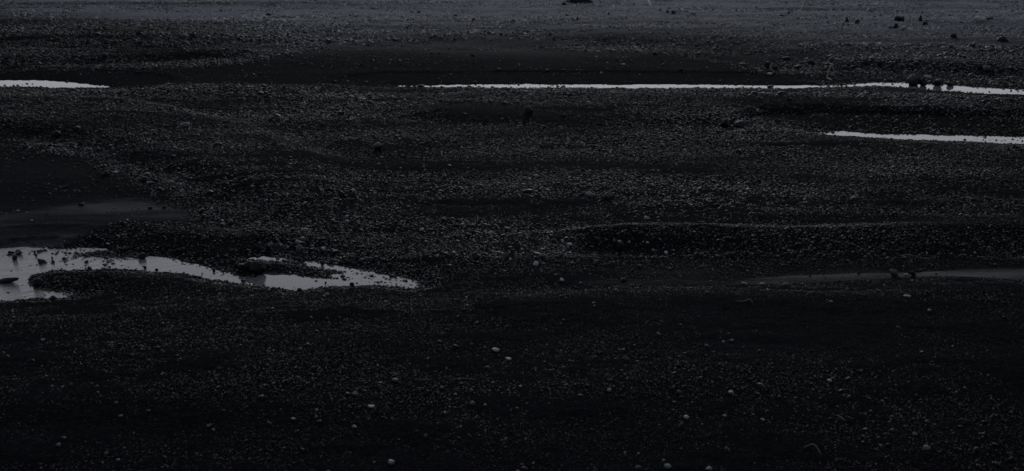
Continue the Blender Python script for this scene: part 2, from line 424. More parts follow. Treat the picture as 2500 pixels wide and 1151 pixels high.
def rock_co(sub, rng, angular=0.6, nplanes=11, lump=0.0):
    """a stone as a ball cut by planes: angular 1 = sharp facets, 0 = rounded cobble"""
    v = ICO[sub][0]
    nrm = rng.normal(size=(nplanes, 3)); nrm /= np.linalg.norm(nrm, axis=1)[:, None]
    d = rng.uniform(0.62, 0.95, nplanes)
    dots = v @ nrm.T
    r = np.where(dots > 1e-3, d[None, :] / np.maximum(dots, 1e-3), 9).clip(0, 1.08)
    k = 4 + 26 * angular
    rs = (np.mean(r ** (-k), axis=1) * 1.0) ** (-1 / k)
    r = np.minimum(rs, 1.08)
    p = v * r[:, None]
    if lump:
        q = p * 3.1 + rng.uniform(0, 50, 3)
        p = p * (1 + lump * (fbm(q[:, 0] + q[:, 2] * .7, q[:, 1] - q[:, 2] * .6, 7, 4))[:, None])
    return p

def rot_from(a, tilt, td):
    ca, sa = np.cos(a), np.sin(a)
    return ca, sa

# ------------------------------------------------------------------ gravel: uncountable, one object per class
def scatter(name, seed, Y0, Y1, n, rpx, rmin, sub, label, spread=0.42, keep=None, tone_shift=0.0, sizepow=1.0):
    rng = np.random.default_rng(seed)
    # area density ~ 1/size^2, so screen size stays even
    Yg = np.linspace(Y0, Y1, 400)
    r0 = np.maximum(rmin, rpx * Yg / 1229)
    pdf = half(Yg) / r0 ** 2
    cdf = np.cumsum(pdf); cdf /= cdf[-1]
    Y = np.interp(rng.random(n), cdf, Yg) + rng.uniform(-.5, .5, n) * (Y1 - Y0) / 400
    X = rng.uniform(-1, 1, n) * half(Y)
    dens, wet = sand_fields(X, Y)
    dens = dens * (1 - .35 * smooth((4.9 - Y) / .6))
    big = fbm(X * 0.9, Y * 2.8, 77, 4); patch = fbm(X * 3.2, Y * 6.5, 78, 3)
    dens = dens * np.clip(0.94 + 0.5 * big + 0.4 * patch, 0.50, 1.0)
    if keep is not None: dens = dens * keep(X, Y)
    w0 = np.full(X.shape, -9.0, np.float32)
    for P in WATER_P[:3]: w0 = np.maximum(w0, sdist(P, X, Y))
    dens = np.where((w0 > -.10) & (w0 < .25) & (dens > .3), np.maximum(dens, .9), dens)
    ok = rng.random(n) < dens
    X, Y, big = X[ok], Y[ok], big[ok]
    z, ws = ground_height(X, Y, True)
    xw = X / Y * F + W0 / 2
    ok = (ws < 0.03) | ((ws < .20) & (rng.random(len(X)) < np.where((xw > 800) & (Y < 6), 0.40, 0.10)) & (patch[ok] > np.where((xw > 800) & (Y < 6), 0.0, 0.12)))
    if Y0 < 6:
        for P in SHOALS_P:
            ok |= (sdist(P, X, Y) > 0) & (rng.random(len(X)) < (.45 if sub == 0 else .3))
    X, Y, z, ws, big = X[ok], Y[ok], z[ok], ws[ok], big[ok]
    z = np.where(ws > 0.02, np.maximum(z, -0.004), z)        # stones in the shallows break the surface
    n = len(X)
    r = np.maximum(rmin, rpx * Y / 1229) * np.exp(rng.normal(0, spread, n)) * (1 + .9 * big)
    dry_haze = dry_haze_field(X, Y)
    if sub: r = np.minimum(r, .0085 + .0012 * np.maximum(Y - 5, 0))
    r = np.minimum(r, 0.05) * (1 - .25 * dry_haze)
    r = r * np.where((ws > .03) & (sub == 0), 1.9, 1)
    edge = (ws > -.10) & (ws < .06) & (Y < 6.5) & (rng.random(n) < .3) & (sub == 0)
    r = np.where(edge, np.maximum(r, rng.uniform(.0035, .0068, n)), r)
    r = r * np.where(~edge & (ws > -.12) & (ws < .05) & (Y < 6.5) & (sub == 0), 1.4, 1)
    for P, k in (COARSE_P if sub == 0 else []):
        r = r * (1 + (k - 1) * smooth(sdist(P, X, Y) / .25 + .5))
    T = [rock_co(sub, rng, rng.uniform(.3, 1)) for _ in range(24)]
    T = np.array(T)
    nv = T.shape[1]
    ti = rng.integers(0, len(T), n)
    sx = r * rng.uniform(.8, 1.35, n); sy = r * rng.uniform(.7, 1.1, n); sz = r * rng.uniform(.42, .85, n)
    V = T[ti] * np.stack([sx, sy, sz], -1)[:, None, :]
    tx, ty = rng.normal(0, .3, n).clip(-.5, .5), rng.normal(0, .3, n).clip(-.5, .5)
    V[:, :, 2] += V[:, :, 0] * tx[:, None] + V[:, :, 1] * ty[:, None]
    a = rng.uniform(0, 2 * math.pi, n); ca, sa = np.cos(a)[:, None], np.sin(a)[:, None]
    x = V[:, :, 0] * ca - V[:, :, 1] * sa; y = V[:, :, 0] * sa + V[:, :, 1] * ca
    V = np.stack([x + X[:, None], y + Y[:, None], V[:, :, 2] + (z + sz * rng.uniform(.05, .55, n))[:, None]], -1)
    tone = np.clip(0.30 + tone_shift - 0.13 * smooth((5.1 - Y) / .5) + 0.60 * dry_haze ** .7 + 0.13 * fbm(X * .35, Y * 4.2, 95, 4) + 0.10 * smooth(sdist(BAR_P, X, Y) / .4 + .5) + .05 * smooth((Y - 6.5) / 3) + rng.normal(0, 1, n) * (.10 + .15 * dry_haze - .05 * smooth((5 - Y) / .4)) - .03, 0.02, .92)
    tone = np.where(rng.random(n) < np.where(Y < 4.9, .05, .11), np.maximum(tone, rng.uniform(.40, .58, n)), tone)
    pale = rng.random(n) < np.where(Y < 4.9, .036, np.where(Y < 7.5, .045, .02)) * (1 if sub == 0 else .3)
    tone = np.where(pale, rng.uniform(.58, .85, n), tone)
    Fc = (ICO[sub][1][None] + (np.arange(n) * nv)[:, None, None]).reshape(-1, 3)
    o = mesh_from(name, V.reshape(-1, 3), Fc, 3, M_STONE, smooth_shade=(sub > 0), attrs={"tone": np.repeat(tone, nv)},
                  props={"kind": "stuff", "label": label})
    print(name, n)
    return o

scatter("gravel", 1, 2.4, 5.6, 380000, 0.40, 0.0014, 0, "fine black gravel of the foreground bank")
scatter("gravel", 2, 5.2, 24.0, 1000000, 0.52, 0.0032, 0, "dark gravel of the river flat")
scatter("gravel", 3, 2.4, 24.0, 9000, 1.8, 0.008, 1, "larger loose pebbles among the gravel", spread=.3, keep=lambda X, Y: np.where(Y < 5.2, .3, 1))
# ------------------------------------------------------------------ single stones, each its own object
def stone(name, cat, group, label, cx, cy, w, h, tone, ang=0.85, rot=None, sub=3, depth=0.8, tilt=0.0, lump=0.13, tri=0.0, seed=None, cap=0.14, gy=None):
    """cx, cy, w, h: where the stone stands in the photograph and how large it looks; it is built at that size on the ground there"""
    rng = np.random.default_rng(seed if seed is not None else int(cx * 7919 + cy * 104729) % 2 ** 31)
    x, y, z = ground_at(cx, gy if gy else cy + h * 0.42)
    D = y * CP + (CAM_H - z) * SP
    W, H = w * D / F, h * D / F
    if gy: z += (gy - cy - h * .42) * D / F          # rests on the stone below it
    p = rock_co(sub, rng, ang, lump=lump)
    p = p / (p.max(0) - p.min(0))                       # unit box
    p = p - (p.max(0) + p.min(0)) / 2
    if tri: p[:, 0] *= 1 - tri * (p[:, 2] + .5); p[:, 1] *= 1 - tri * (p[:, 2] + .5)
    Dp = max(W, H) * depth
    p = p * np.array([W, Dp, H * 1.22])
    a = math.radians(tilt); c, s_ = math.cos(a), math.sin(a)
    px_, pz_ = p[:, 0] * c - p[:, 2] * s_, p[:, 0] * s_ + p[:, 2] * c
    p[:, 0], p[:, 2] = px_, pz_
    p[:, 2] -= p[:, 2].min() + 0.18 * H                 # bedded a little way into the ground
    nv = len(p)
    # sky light on the top painted into the tone: paler above, darker foot
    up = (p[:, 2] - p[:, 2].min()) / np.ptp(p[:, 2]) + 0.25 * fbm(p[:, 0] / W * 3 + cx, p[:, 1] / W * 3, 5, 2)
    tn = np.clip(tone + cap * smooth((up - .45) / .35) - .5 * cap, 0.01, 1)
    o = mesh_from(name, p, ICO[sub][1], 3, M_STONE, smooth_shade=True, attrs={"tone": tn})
    o.location = (x, y + Dp * 0.3, z)
    o["label"] = label; o["category"] = cat; o["group"] = group
    return o

def twig(label, pts, thick, tone, group="bleached twigs lying on the gravel", lift=0.004):
    """a thin bent stick through points of the ground"""
    P = []
    for q in pts:
        x, y, z = ground_at(q[0], q[1]); P.append(Vector((x, y, z + lift + (q[2] if len(q) > 2 else 0))))
    C0 = P[0].copy()
    n = 18; R = []
    for i in range(n):
        t = i / (n - 1) * (len(P) - 1); k = min(int(t), len(P) - 2); f = t - k
        p0 = P[max(k - 1, 0)]; p1 = P[k]; p2 = P[k + 1]; p3 = P[min(k + 2, len(P) - 1)]
        R.append(0.5 * ((2 * p1) + (p2 - p0) * f + (2 * p0 - 5 * p1 + 4 * p2 - p3) * f * f + (3 * p1 - p0 - 3 * p2 + p3) * f ** 3) - C0)
    vs, fs = [], []
    m = 7
    for i, c in enumerate(R):
        d = (R[min(i + 1, n - 1)] - R[max(i - 1, 0)]).normalized()
        u = d.cross(Vector((0, 0, 1))).normalized(); v = d.cross(u)
        r = thick * (1 - .55 * abs(i / (n - 1) - .35)) * (1 + .2 * math.sin(i * 2.3))
        if i in (0, n - 1): r *= .45
        for k in range(m):
            a = 2 * math.pi * k / m
            vs.append(c + u * math.cos(a) * r + v * math.sin(a) * r * .8)
    for i in range(n - 1):
        for k in range(m):
            k2 = (k + 1) % m
            fs.append((i * m + k, i * m + k2, (i + 1) * m + k2)); fs.append((i * m + k, (i + 1) * m + k2, (i + 1) * m + k))
    for k in range(1, m - 1):
        fs.append((0, k + 1, k)); b = (n - 1) * m; fs.append((b, b + k, b + k + 1))
    o = mesh_from("twig", np.array([tuple(v) for v in vs]), np.array(fs), 3, M_STONE, attrs={"tone": np.full(len(vs), tone)})
    o.location = C0
    o["label"] = label; o["category"] = "twig"; o["group"] = group

B, S, Pb = ("boulder", "boulder"), ("stone", "stone"), ("pebble", "pebble")
G1, G2, G3 = "boulders and stones standing in the far stream", "stones standing in the near stream", "loose stones on the gravel flat"
G4, G5, G6 = "rubble on the bank above the far stream", "pale pebbles in the foreground gravel", "scattered stones on the far gravel bar"
T = [
 # far stream, right
 (B, G1, "largest dark boulder in the far stream, with a pale rounded cap", 2233, 199, 34, 27, .34, dict(ang=.95, depth=.9, cap=.5, lump=.2)),
 (B, G1, "black block leaning on the right side of the largest far stream boulder", 2255, 203, 19, 19, .12, dict(ang=.9, cap=.2)),
 (S, G1, "flat pale slab lying behind the largest far stream boulder", 2266, 189, 20, 8, .80, dict(ang=.8)),
 (S, G1, "mid sized dark stone just right of the largest far stream boulder", 2291, 203, 22, 16, .34, dict(ang=1, cap=.5, lump=.2)),
 (S, G1, "smallest of the three stones in the far stream, rightmost and pale topped", 2321, 206, 18, 11, .46, dict(ang=.9, cap=.5)),
 (S, G1, "low black stone lying in the thin middle of the far stream", 1882, 212, 17, 5, .10, dict(ang=.6)),
 (Pb, G1, "small black pebble at the far edge of the far stream, left of its bend", 2055, 208, 6, 6, .10, {}),
 # far bar
 (S, G6, "pale oblong block alone on the far upper right gravel", 2393, 48, 26, 13, .90, dict(ang=.9, lump=.04)),
 (S, G6, "low grey stone hugging the ground just right of the pale oblong block", 2418, 47, 20, 7, .45, {}),
 (S, G6, "dark hump with a pale crest beyond the rubble at the far right", 2450, 98, 30, 13, .28, dict(ang=.5)),
 (S, G6, "blunt dark stone below the pale oblong block", 2329, 90, 17, 13, .12, {}),
 (S, G6, "arched grey stone highest in the cluster of six at the upper right", 2193, 47, 18, 13, .40, dict(ang=.5)),
 (S, G6, "upright black stone beside the arched grey stone", 2204, 48, 9, 13, .10, {}),
 (S, G6, "tall black stone standing right of the arched grey stone", 2248, 47, 11, 16, .10, dict(tri=.4)),
 (S, G6, "round black stone below the tall black one", 2259, 59, 13, 10, .12, {}),
 (S, G6, "grey pointed slab with a dark companion under the arched stone", 2175, 68, 15, 9, .72, dict(ang=1, tri=.5)),
 (S, G6, "dark rounded companion touching the grey pointed slab", 2187, 66, 13, 14, .28, {}),
 (S, G6, "slanting pale splinter of rock right of the grey pointed slab", 2205, 73, 10, 8, .70, dict(tilt=30)),
 (S, G6, "black peaked stone left in the upper right cluster, beside a tuft of rubble", 2068, 50, 12, 13, .10, dict(tri=.6)),
 (S, G6, "pale flat stone in front of the black peaked stone", 2078, 61, 11, 6, .85, {}),
 (S, G6, "squat black stone right of the pale flat stone", 2093, 54, 13, 10, .10, dict(tri=.3)),
 (S, G6, "small tilted grey stone furthest up on the far gravel, left of the black peaked stone", 1926, 31, 8, 8, .66, {}),
 (S, G6, "dark stone just right of the small tilted grey stone", 1934, 28, 6, 5, .12, {}),
 (S, G6, "dark low stone under the small tilted grey stone", 1909, 39, 14, 5, .10, {}),
 (S, G6, "grey stone paired with a dark one by the far slanting plank", 1630, 29, 10, 7, .62, {}),
 (S, G6, "dark stone paired with a grey one by the far slanting plank", 1645, 31, 13, 8, .12, {}),
 (S, G6, "pale flat stone alone right of the pair by the plank", 1694, 34, 11, 6, .75, {}),
 (S, G6, "dark peaked stone below the dark gravel heap", 1410, 46, 9, 8, .08, dict(tri=.7)),
 (S, G6, "tiny dark stone left of the dark peaked stone", 1400, 50, 6, 4, .08, {}),
 (S, G6, "dark peaked stone right of the gravel heap", 1487, 34, 7, 6, .08, dict(tri=.6)),
 (S, G6, "rounded black stone at the left foot of the dark gravel heap", 1378, 10, 12, 8, .08, {}),
 (S, G6, "leftmost dark stone on the bright middle of the far bar", 1022, 31, 10, 5, .10, {}),
 (S, G6, "dark stone at the start of the thin dark line on the bright bar", 1112, 39, 10, 5, .10, {}),
 (S, G6, "pointed dark stone under the thin dark line on the bright bar", 1156, 47, 9, 6, .10, dict(tri=.5)),
 (S, G6, "dark peaked stone near the lip of the far bar", 1192, 81, 9, 8, .08, dict(tri=.5)),
 (S, G6, "dark stone just below the peaked one at the lip of the far bar", 1223, 84, 9, 7, .08, {}),
 (S, G6, "dark stone on the skyline-side gravel above the far bar's left lobe", 911, 23, 14, 6, .12, {}),
 (S, G6, "largest grey-topped stone on the left lobe of the far bar", 655, 37, 12, 8, .40, {}),
 (S, G6, "dark stone lower left of the grey-topped one on the far bar", 662, 80, 9, 7, .10, {}),
 (S, G6, "round dark stone on the gravel lobe left of the smooth sand", 254, 136, 17, 9, .10, {}),
 (S, G6, "dark stone in the upper left gravel", 142, 96, 12, 8, .10, {}),
 (S, G6, "dark stone in the coarse gravel at the lobe's upper edge", 237, 84, 15, 7, .12, {}),
 (S, G6, "dark stone right of the one at the lobe's upper edge", 285, 90, 10, 6, .12, {}),
 (S, G6, "low dark stone at the lip above the smooth sand, right part", 1600, 131, 12, 7, .14, {}),
 # rubble bank
 (S, G4, "pair-topped grey stone at the left end of the rubble bank", 1814, 159, 18, 8, .50, {}),
 (S, G4, "upright black block in the middle of the rubble bank", 1873, 161, 13, 17, .08, dict(ang=.9)),
 (S, G4, "grey blocky stone touching the upright black block", 1893, 167, 12, 11, .40, {}),
 (S, G4, "pale flat slab at the foot of the rubble bank", 1880, 181, 14, 5, .85, dict(tilt=8)),
 (S, G4, "pale three cornered stone at the foot of the rubble bank", 1929, 179, 11, 9, .75, dict(tri=.8, ang=1)),
 (S, G4, "broad grey stone right of the upright black block", 1948, 165, 15, 8, .42, {}),
 (S, G4, "square black stone standing highest in the rubble bank", 1980, 154, 14, 13, .08, dict(ang=.9)),
 (S, G4, "small pale stone in front of the square black stone", 1977, 163, 7, 6, .80, {}),
 (S, G4, "dark slab half buried at the top of the rubble bank", 1920, 144, 19, 8, .10, {}),
 (S, G4, "curved pale shard lying above the twigs", 2043, 146, 13, 6, .80, dict(tilt=-20)),
 (S, G4, "flat grey topped stone in the right half of the rubble bank", 2133, 145, 22, 9, .60, dict(ang=.5)),
 (S, G4, "rounded stone with a pale rim below the flat grey topped one", 2148, 157, 14, 12, .44, {}),
 (S, G4, "pair of low grey cobbles merged at the rubble's left, upper one", 1707, 132, 12, 6, .50, {}),
 (S, G4, "brownish stone in the right rubble, right of centre of three", 2408, 170, 16, 14, .56, {}),
 (S, G4, "black stone left of three in the right rubble", 2394, 166, 12, 15, .09, {}),
 (S, G4, "black stone right of three in the right rubble", 2421, 174, 13, 11, .09, {}),
 (S, G4, "pale small stone beside the three in the right rubble", 2431, 177, 9, 7, .62, {}),
 (S, G4, "black stone between the far stream boulders and the right rubble", 2335, 170, 10, 8, .10, {}),
 (S, G4, "dark pointed stone on the slope behind the flat grey topped one", 2238, 156, 16, 9, .10, {}),
 (Pb, G4, "small white pebble alone on the smooth dark sand above the stream", 1468, 178, 5, 4, .98, {}),
 (Pb, G4, "flat pale pebble on the smooth sand above the lone white one", 1522, 158, 11, 3, .75, {}),
 # gravel between the streams
 (B, G3, "dark boulder paired with a brown one on the gravel between the two right streams", 1771, 304, 27, 21, .22, dict(ang=1, cap=.35, lump=.18, tri=.3)),
 (B, G3, "low brown striped boulder right of the dark one between the two right streams", 1808, 305, 34, 15, .50, dict(ang=1, lump=.18, tri=.25)),
 (S, G3, "small pale stone leaning against the left foot of the dark paired boulder", 1758, 307, 11, 8, .62, {}),
 (S, G3, "rounded grey stone left of the end of the second far stream", 1935, 324, 14, 9, .48, {}),
 (S, G3, "grey dark stone on the gravel bar in front of the far stream", 1291, 270, 22, 15, .30, {}),
 (S, G3, "small dark peaked stone at the near edge of the far stream, left", 643, 211, 14, 8, .16, {}),
 (S, G3, "dark stone below the peaked one at the near edge of the far stream", 649, 228, 12, 7, .16, {}),
 (S, G3, "low stone at the tip of the left far stream", 176, 221, 20, 8, .20, {}),
 (S, G3, "dark stone in the gravel above the low brown topped stone", 542, 281, 10, 8, .14, {}),
 (S, G3, "brown topped low stone on the left gravel", 450, 307, 26, 11, .66, dict(ang=.8)),
 (S, G3, "small pale chip left of the brown topped stone", 434, 313, 8, 4, .6, {}),
 (S, G3, "brownish low stone on the gravel at the left", 189, 313, 14, 8, .5, {}),
 (S, G3, "dark ridge-like stone above the smooth basin", 138, 330, 22, 14, .10, dict(tilt=-25)),
 (B, G3, "lone grey wedge shaped boulder in the middle of the dark gravel", 922, 360, 21, 19, .48, dict(ang=.95, cap=.35)),
 (S, G3, "brown flat stone in the gravel left above the basin", 533, 354, 22, 7, .34, {}),
 (S, G3, "grey domed stone, right of the lone wedge shaped boulder", 983, 381, 9, 6, .6, {}),
 (S, G3, "smaller paler cobble of the two in the middle right gravel", 1438, 475, 15, 12, .80, dict(ang=.3, lump=.04)),
 (S, G3, "larger darker cobble of the two in the middle right gravel", 1485, 480, 19, 17, .58, dict(ang=.2, lump=.03)),
 (Pb, G3, "small cobble touching distance right of the larger darker cobble", 1508, 482, 8, 6, .5, {}),
 (S, G3, "grey half buried cobble below right of the two round cobbles", 1583, 505, 11, 7, .55, dict(ang=.3)),
 (Pb, G3, "pale flat pebble right of the two round cobbles", 1633, 484, 11, 5, .72, {}),
 (Pb, G3, "pale pebble above the round cobbles at the far right gravel", 2040, 409, 10, 5, .75, {}),
 (S, G3, "dark topped stone at the edge of the smooth basin", 257, 426, 18, 13, .16, {}),
 (Pb, G3, "white flat pebble right of the dark stone on the basin edge", 282, 421, 11, 4, .95, {}),
 (Pb, G3, "round pale pebble above the dark stone in the basin", 346, 431, 8, 6, .66, {}),
 (S, G3, "dark angular stone below the round pale pebble", 352, 440, 22, 12, .22, {}),
 (S, G3, "dark stone with a pale top on the upper lip of the wet silt", 400, 506, 9, 6, .4, {}),
 (S, G3, "low dark stone left on the upper lip of the wet silt", 198, 500, 16, 6, .24, {}),
 (S, G3, "dark flat stone at the lip of the wet silt, middle", 366, 508, 11, 5, .26, {}),
 (S, G3, "dark round stone at the right tip of the wet silt", 563, 547, 15, 12, .18, dict(ang=.3)),
 (S, G3, "dark wedge of stone at the right tip of the wet silt", 541, 551, 14, 8, .16, {}),
 (Pb, G3, "pale pebble on the wet silt near the left edge", 77, 539, 8, 3, .8, {}),
 (Pb, G3, "pale flat pebble on the left basin above the wet silt", 42, 516, 10, 4, .7, {}),
 (S, G3, "mottled oval cobble above the flat stone near the boulder pool", 744, 564, 18, 11, .74, dict(ang=.3)),
 (Pb, G3, "small white chips under the mottled oval cobble", 738, 582, 14, 4, .75, {}),
 (S, G3, "flat topped pale stone resting above the rounded triangular one", 728, 594, 18, 8, .62, dict(ang=.7)),
 (S, G3, "rounded triangular grey stone behind the end of the boulder pool", 731, 610, 23, 20, .62, dict(ang=.3, tri=.3)),
 (S, G3, "slanting pale oval stone in the middle gravel", 847, 544, 14, 9, .76, dict(tilt=35, ang=.2)),
 (Pb, G3, "round grey pebble at the foot of the slanting pale oval", 837, 553, 8, 6, .6, {}),
 (S, G3, "pale oval stone above right of the near stream's end", 1030, 563, 12, 8, .78, dict(tilt=25, ang=.3)),
 (S, G3, "grey rough stone just right of the pale oval stone", 1051, 563, 14, 7, .55, {}),
 (Pb, G3, "grey upright stone in the middle gravel, right of the near stream's end", 1033, 586, 9, 11, .5, {}),
 (S, G3, "white rounded stone, brightest on the middle gravel", 1308, 645, 14, 12, .97, dict(ang=.4)),
 (Pb, G3, "pale pebble below the brightest white stone", 1372, 685, 11, 7, .9, {}),
 (Pb, G3, "pale pebble up left of the brightest white stone", 1275, 610, 8, 7, .84, {}),
 (Pb, G3, "pale pebble above the dark hollow, left end", 1272, 577, 9, 8, .7, {}),
 (Pb, G3, "small pale pebble left of the brightest white stone", 1246, 634, 7, 7, .85, {}),
 (Pb, G3, "pale pebble nearest the end of the stream on its right", 1357, 672, 9, 6, .7, {}),
 (S, G3, "grey cobble below the dark hollow", 1456, 640, 11, 9, .6, dict(ang=.3)),
 (S, G3, "grey block at the right below the dark hollow", 1562, 651, 12, 8, .55, {}),
 (B, G3, "brown rough rock set in the dark hollow", 1514, 602, 19, 22, .36, dict(ang=.6, lump=.2)),
 (S, G3, "pale slab capping the brown rock in the hollow", 1512, 590, 10, 5, .8, dict(tilt=-25, gy=612)),
 (S, G3, "upright grey stone left of the brown rock in the hollow", 1500, 590, 7, 11, .6, {}),
 (Pb, G3, "pale pebble right of the brown rock in the hollow", 1536, 592, 7, 7, .76, {}),
 (Pb, G3, "pale slanted pebble at the lip of the hollow, further right", 1581, 594, 9, 6, .8, dict(tilt=-35)),
 (Pb, G3, "white pebble on the face of the hollow", 1626, 618, 9, 7, .95, {}),
 (Pb, G3, "pale pebble on the face of the hollow, under the brown rock's right", 1594, 611, 7, 5, .8, {}),
 (S, G3, "dark stone between the stream end and the wet channel", 1523, 686, 14, 9, .2, {}),
 (S, G3, "leaning grey slab at the edge of the wet right channel", 2183, 668, 24, 14, .62, dict(tilt=-28, ang=.9, depth=.5)),
 (S, G3, "thin dark slab with a pale rim beside the leaning slab", 2228, 670, 20, 9, .45, dict(tilt=-30, depth=.4)),
 (S, G3, "white flat stone between the two slabs by the wet channel", 2213, 671, 9, 3, .9, {}),
 (S, G3, "grey stones row on the near lip of the wet channel, left one", 1818, 696, 16, 7, .6, {}),
 (S, G3, "grey stones row on the near lip of the wet channel, middle one", 1862, 697, 16, 6, .62, {}),
 (S, G3, "grey domed stone on the near lip of the wet channel, right one", 1918, 698, 15, 9, .6, dict(ang=.3)),
 # near stream
 (B, G2, "largest dark boulder at the end of the near stream", 626, 658, 42, 30, .20, dict(ang=.55, sub=4, lump=.12, cap=.3)),
 (S, G2, "square pale faced stone on the right shoulder of the largest near boulder", 636, 641, 15, 14, .66, dict(ang=.9, gy=669)),
 (B, G2, "rounded dark boulder left behind the largest near boulder", 606, 652, 26, 24, .24, dict(ang=.4, cap=.3)),
 (S, G2, "grey stone on the far left side of the boulder group", 588, 655, 18, 16, .22, dict(ang=.6)),
 (S, G2, "small brown stone leaning left of the boulder group", 576, 648, 9, 12, .4, {}),
 (Pb, G2, "black stone in the water in front of the boulder group", 594, 686, 13, 6, .1, {}),
 (B, G2, "long black rock jutting between the two arms of the near stream", 20, 687, 54, 12, .12, dict(ang=1, tilt=9, lump=.25, depth=.5)),
 (S, G2, "black rounded rock at the tip of the gravel spit", 90, 692, 26, 18, .14, dict(ang=.4)),
 (S, G2, "black forked stone standing in the water at the upper left", 35, 630, 15, 12, .10, dict(ang=.8)),
 (S, G2, "flat black arm of the forked stone in the upper left water", 45, 621, 18, 6, .10, dict(tilt=12)),
 (S, G2, "half sunk grey stone on the far shore left of the forked stone", 25, 617, 14, 7, .18, {}),
 (S, G2, "dark rounded stone on the far shore of the near stream", 346, 627, 20, 14, .16, dict(ang=.3)),
 (S, G2, "round black stone in the shallow water near the spit", 218, 655, 11, 9, .1, dict(ang=.2)),
 (Pb, G2, "black pebble left of the round black stone in the shallows", 209, 655, 4, 4, .1, {}),
 (Pb, G2, "black stone in the stream below the dark shore stone, left of two", 353, 654, 9, 8, .14, {}),
 (Pb, G2, "black stone in the stream below the dark shore stone, right of two", 382, 660, 9, 9, .12, {}),
 (Pb, G2, "low black stone breaking a riffle in the stream", 252, 656, 15, 4, .12, {}),
 (Pb, G2, "black oval pebble in the middle of the upper arm", 127, 630, 5, 6, .1, {}),
 (Pb, G2, "black pebble pair member nearer the forked stone", 84, 617, 5, 5, .1, {}),
 (Pb, G2, "black pebble below the pair in the upper arm", 88, 624, 6, 6, .1, {}),
 (Pb, G2, "black pebble at the head of the riffle in the upper arm", 94, 635, 5, 5, .12, {}),
 (Pb, G2, "long low black stone in the dark riffle", 155, 632, 12, 5, .12, {}),
 (Pb, G2, "small black stone lower in the dark riffle", 129, 641, 8, 5, .12, {}),
 (S, G2, "smooth green grey stone on the near shore of the left pool", 130, 728, 17, 11, .36, dict(ang=.2)),
 (S, G2, "black stone in the stream just upstream of the boulder group", 522, 661, 7, 8, .16, {}),
 (S, G2, "dark cobble on the near shore in front of the pool's middle", 731, 708, 12, 10, .12, dict(ang=.4)),
 (S, G2, "dark cobble standing in the pebbly right end of the near stream", 859, 694, 12, 11, .12, dict(ang=.4)),
 (S, G2, "dark stone at the gap in the far shore of the right pool", 787, 644, 10, 12, .12, {}),
 (S, G2, "dark hooked stone below the triangular grey stone", 728, 636, 16, 12, .10, {}),
 (Pb, G2, "black pebble alone in the calm pool", 795, 690, 5, 5, .1, {}),
 # foreground
 (Pb, G5, "whitest long pebble in the foreground, near its middle", 1210, 858, 24, 8, .99, dict(tilt=-12)),
 (Pb, G5, "small white pebbles just left of the whitest long one", 1184, 851, 9, 6, .85, {}),
 (Pb, G5, "thin pale splinter below right of the whitest long pebble", 1241, 880, 21, 6, .92, dict(tilt=-4)),
 (Pb, G5, "curved grey cobble in the middle of the foreground", 965, 932, 21, 10, .74, dict(tilt=-14, ang=.3)),
 (Pb, G5, "pale knobbly pebble left of the curved grey cobble", 865, 964, 16, 9, .86, dict(ang=.8)),
 (Pb, G5, "thin white blade of stone below the curved grey cobble", 906, 997, 24, 6, .85, dict(tilt=-12)),
 (Pb, G5, "brown round pebble left of the thin white blade", 842, 979, 11, 9, .66, dict(ang=.2)),
 (Pb, G5, "round pale pebble left of the brown one", 810, 977, 8, 6, .82, {}),
 (Pb, G5, "upper of two stacked looking pale pebbles at lower left of centre", 773, 1004, 12, 8, .85, {}),
 (Pb, G5, "lower of two stacked looking pale pebbles at lower left of centre", 772, 1020, 11, 9, .85, {}),
 (Pb, G5, "flat bright pebble left of the two stacked looking ones", 715, 1025, 15, 7, .9, {}),
 (Pb, G5, "pale pebble in the left foreground above the flat bright one", 667, 940, 11, 9, .75, {}),
 (Pb, G5, "pale round pebble right of it above the pair", 754, 938, 8, 7, .78, {}),
 (Pb, G5, "knobbly pale pebble low in the middle foreground", 865, 1045, 16, 8, .82, {}),
 (Pb, G5, "big blurred bluish pebble at the bottom edge, left of centre", 955, 1133, 21, 16, .90, {}),
 (Pb, G5, "big blurred bluish pebble at the bottom edge, right of centre", 1630, 1143, 24, 14, .84, {}),
 (Pb, G5, "rounded pebble on the bottom edge, rightmost", 1731, 1148, 20, 11, .86, {}),
 (Pb, G5, "round greenish grey cobble in the middle foreground", 1153, 988, 17, 13, .80, dict(ang=.2)),
 (Pb, G5, "pale pointed pebble right of the round greenish cobble", 1184, 992, 12, 9, .88, {}),
 (Pb, G5, "round white pebble below the greenish cobble", 1086, 1010, 10, 10, .92, dict(ang=.2)),
 (Pb, G5, "slanting pale pebble above the greenish cobble", 1150, 957, 14, 8, .84, dict(tilt=40)),
 (Pb, G5, "pale flat pebble left of the slanting one", 1111, 966, 12, 7, .82, {}),
 (Pb, G5, "bluish flat pebble in the middle foreground, above the flat pale one", 1079, 949, 13, 6, .82, {}),
 (Pb, G5, "pale pebble between the long white one and the greenish cobble", 1090, 903, 9, 9, .78, dict(tilt=40)),
 (Pb, G5, "bluish flat pebble right of centre above the square white pebble", 1271, 947, 12, 7, .84, {}),
 (Pb, G5, "square white pebble right of the foreground's middle", 1487, 955, 14, 11, .98, dict(ang=.9)),
 (Pb, G5, "faint bluish cobble low in the foreground, left of its middle", 1038, 1068, 13, 14, .72, {}),
 (Pb, G5, "pale round pebble low in the foreground, right of its middle", 1234, 1075, 10, 9, .86, {}),
 (Pb, G5, "bright pebble right of the square white one", 1526, 918, 10, 9, .78, {}),
 (Pb, G5, "bright wide pebble low in the right foreground", 1676, 1022, 18, 9, .96, {}),
 (Pb, G5, "pale notched pebble above the bright wide one", 1644, 948, 10, 10, .84, {}),
 (Pb, G5, "grey broad pebble right of the bright wide one", 1770, 1019, 14, 8, .78, {}),
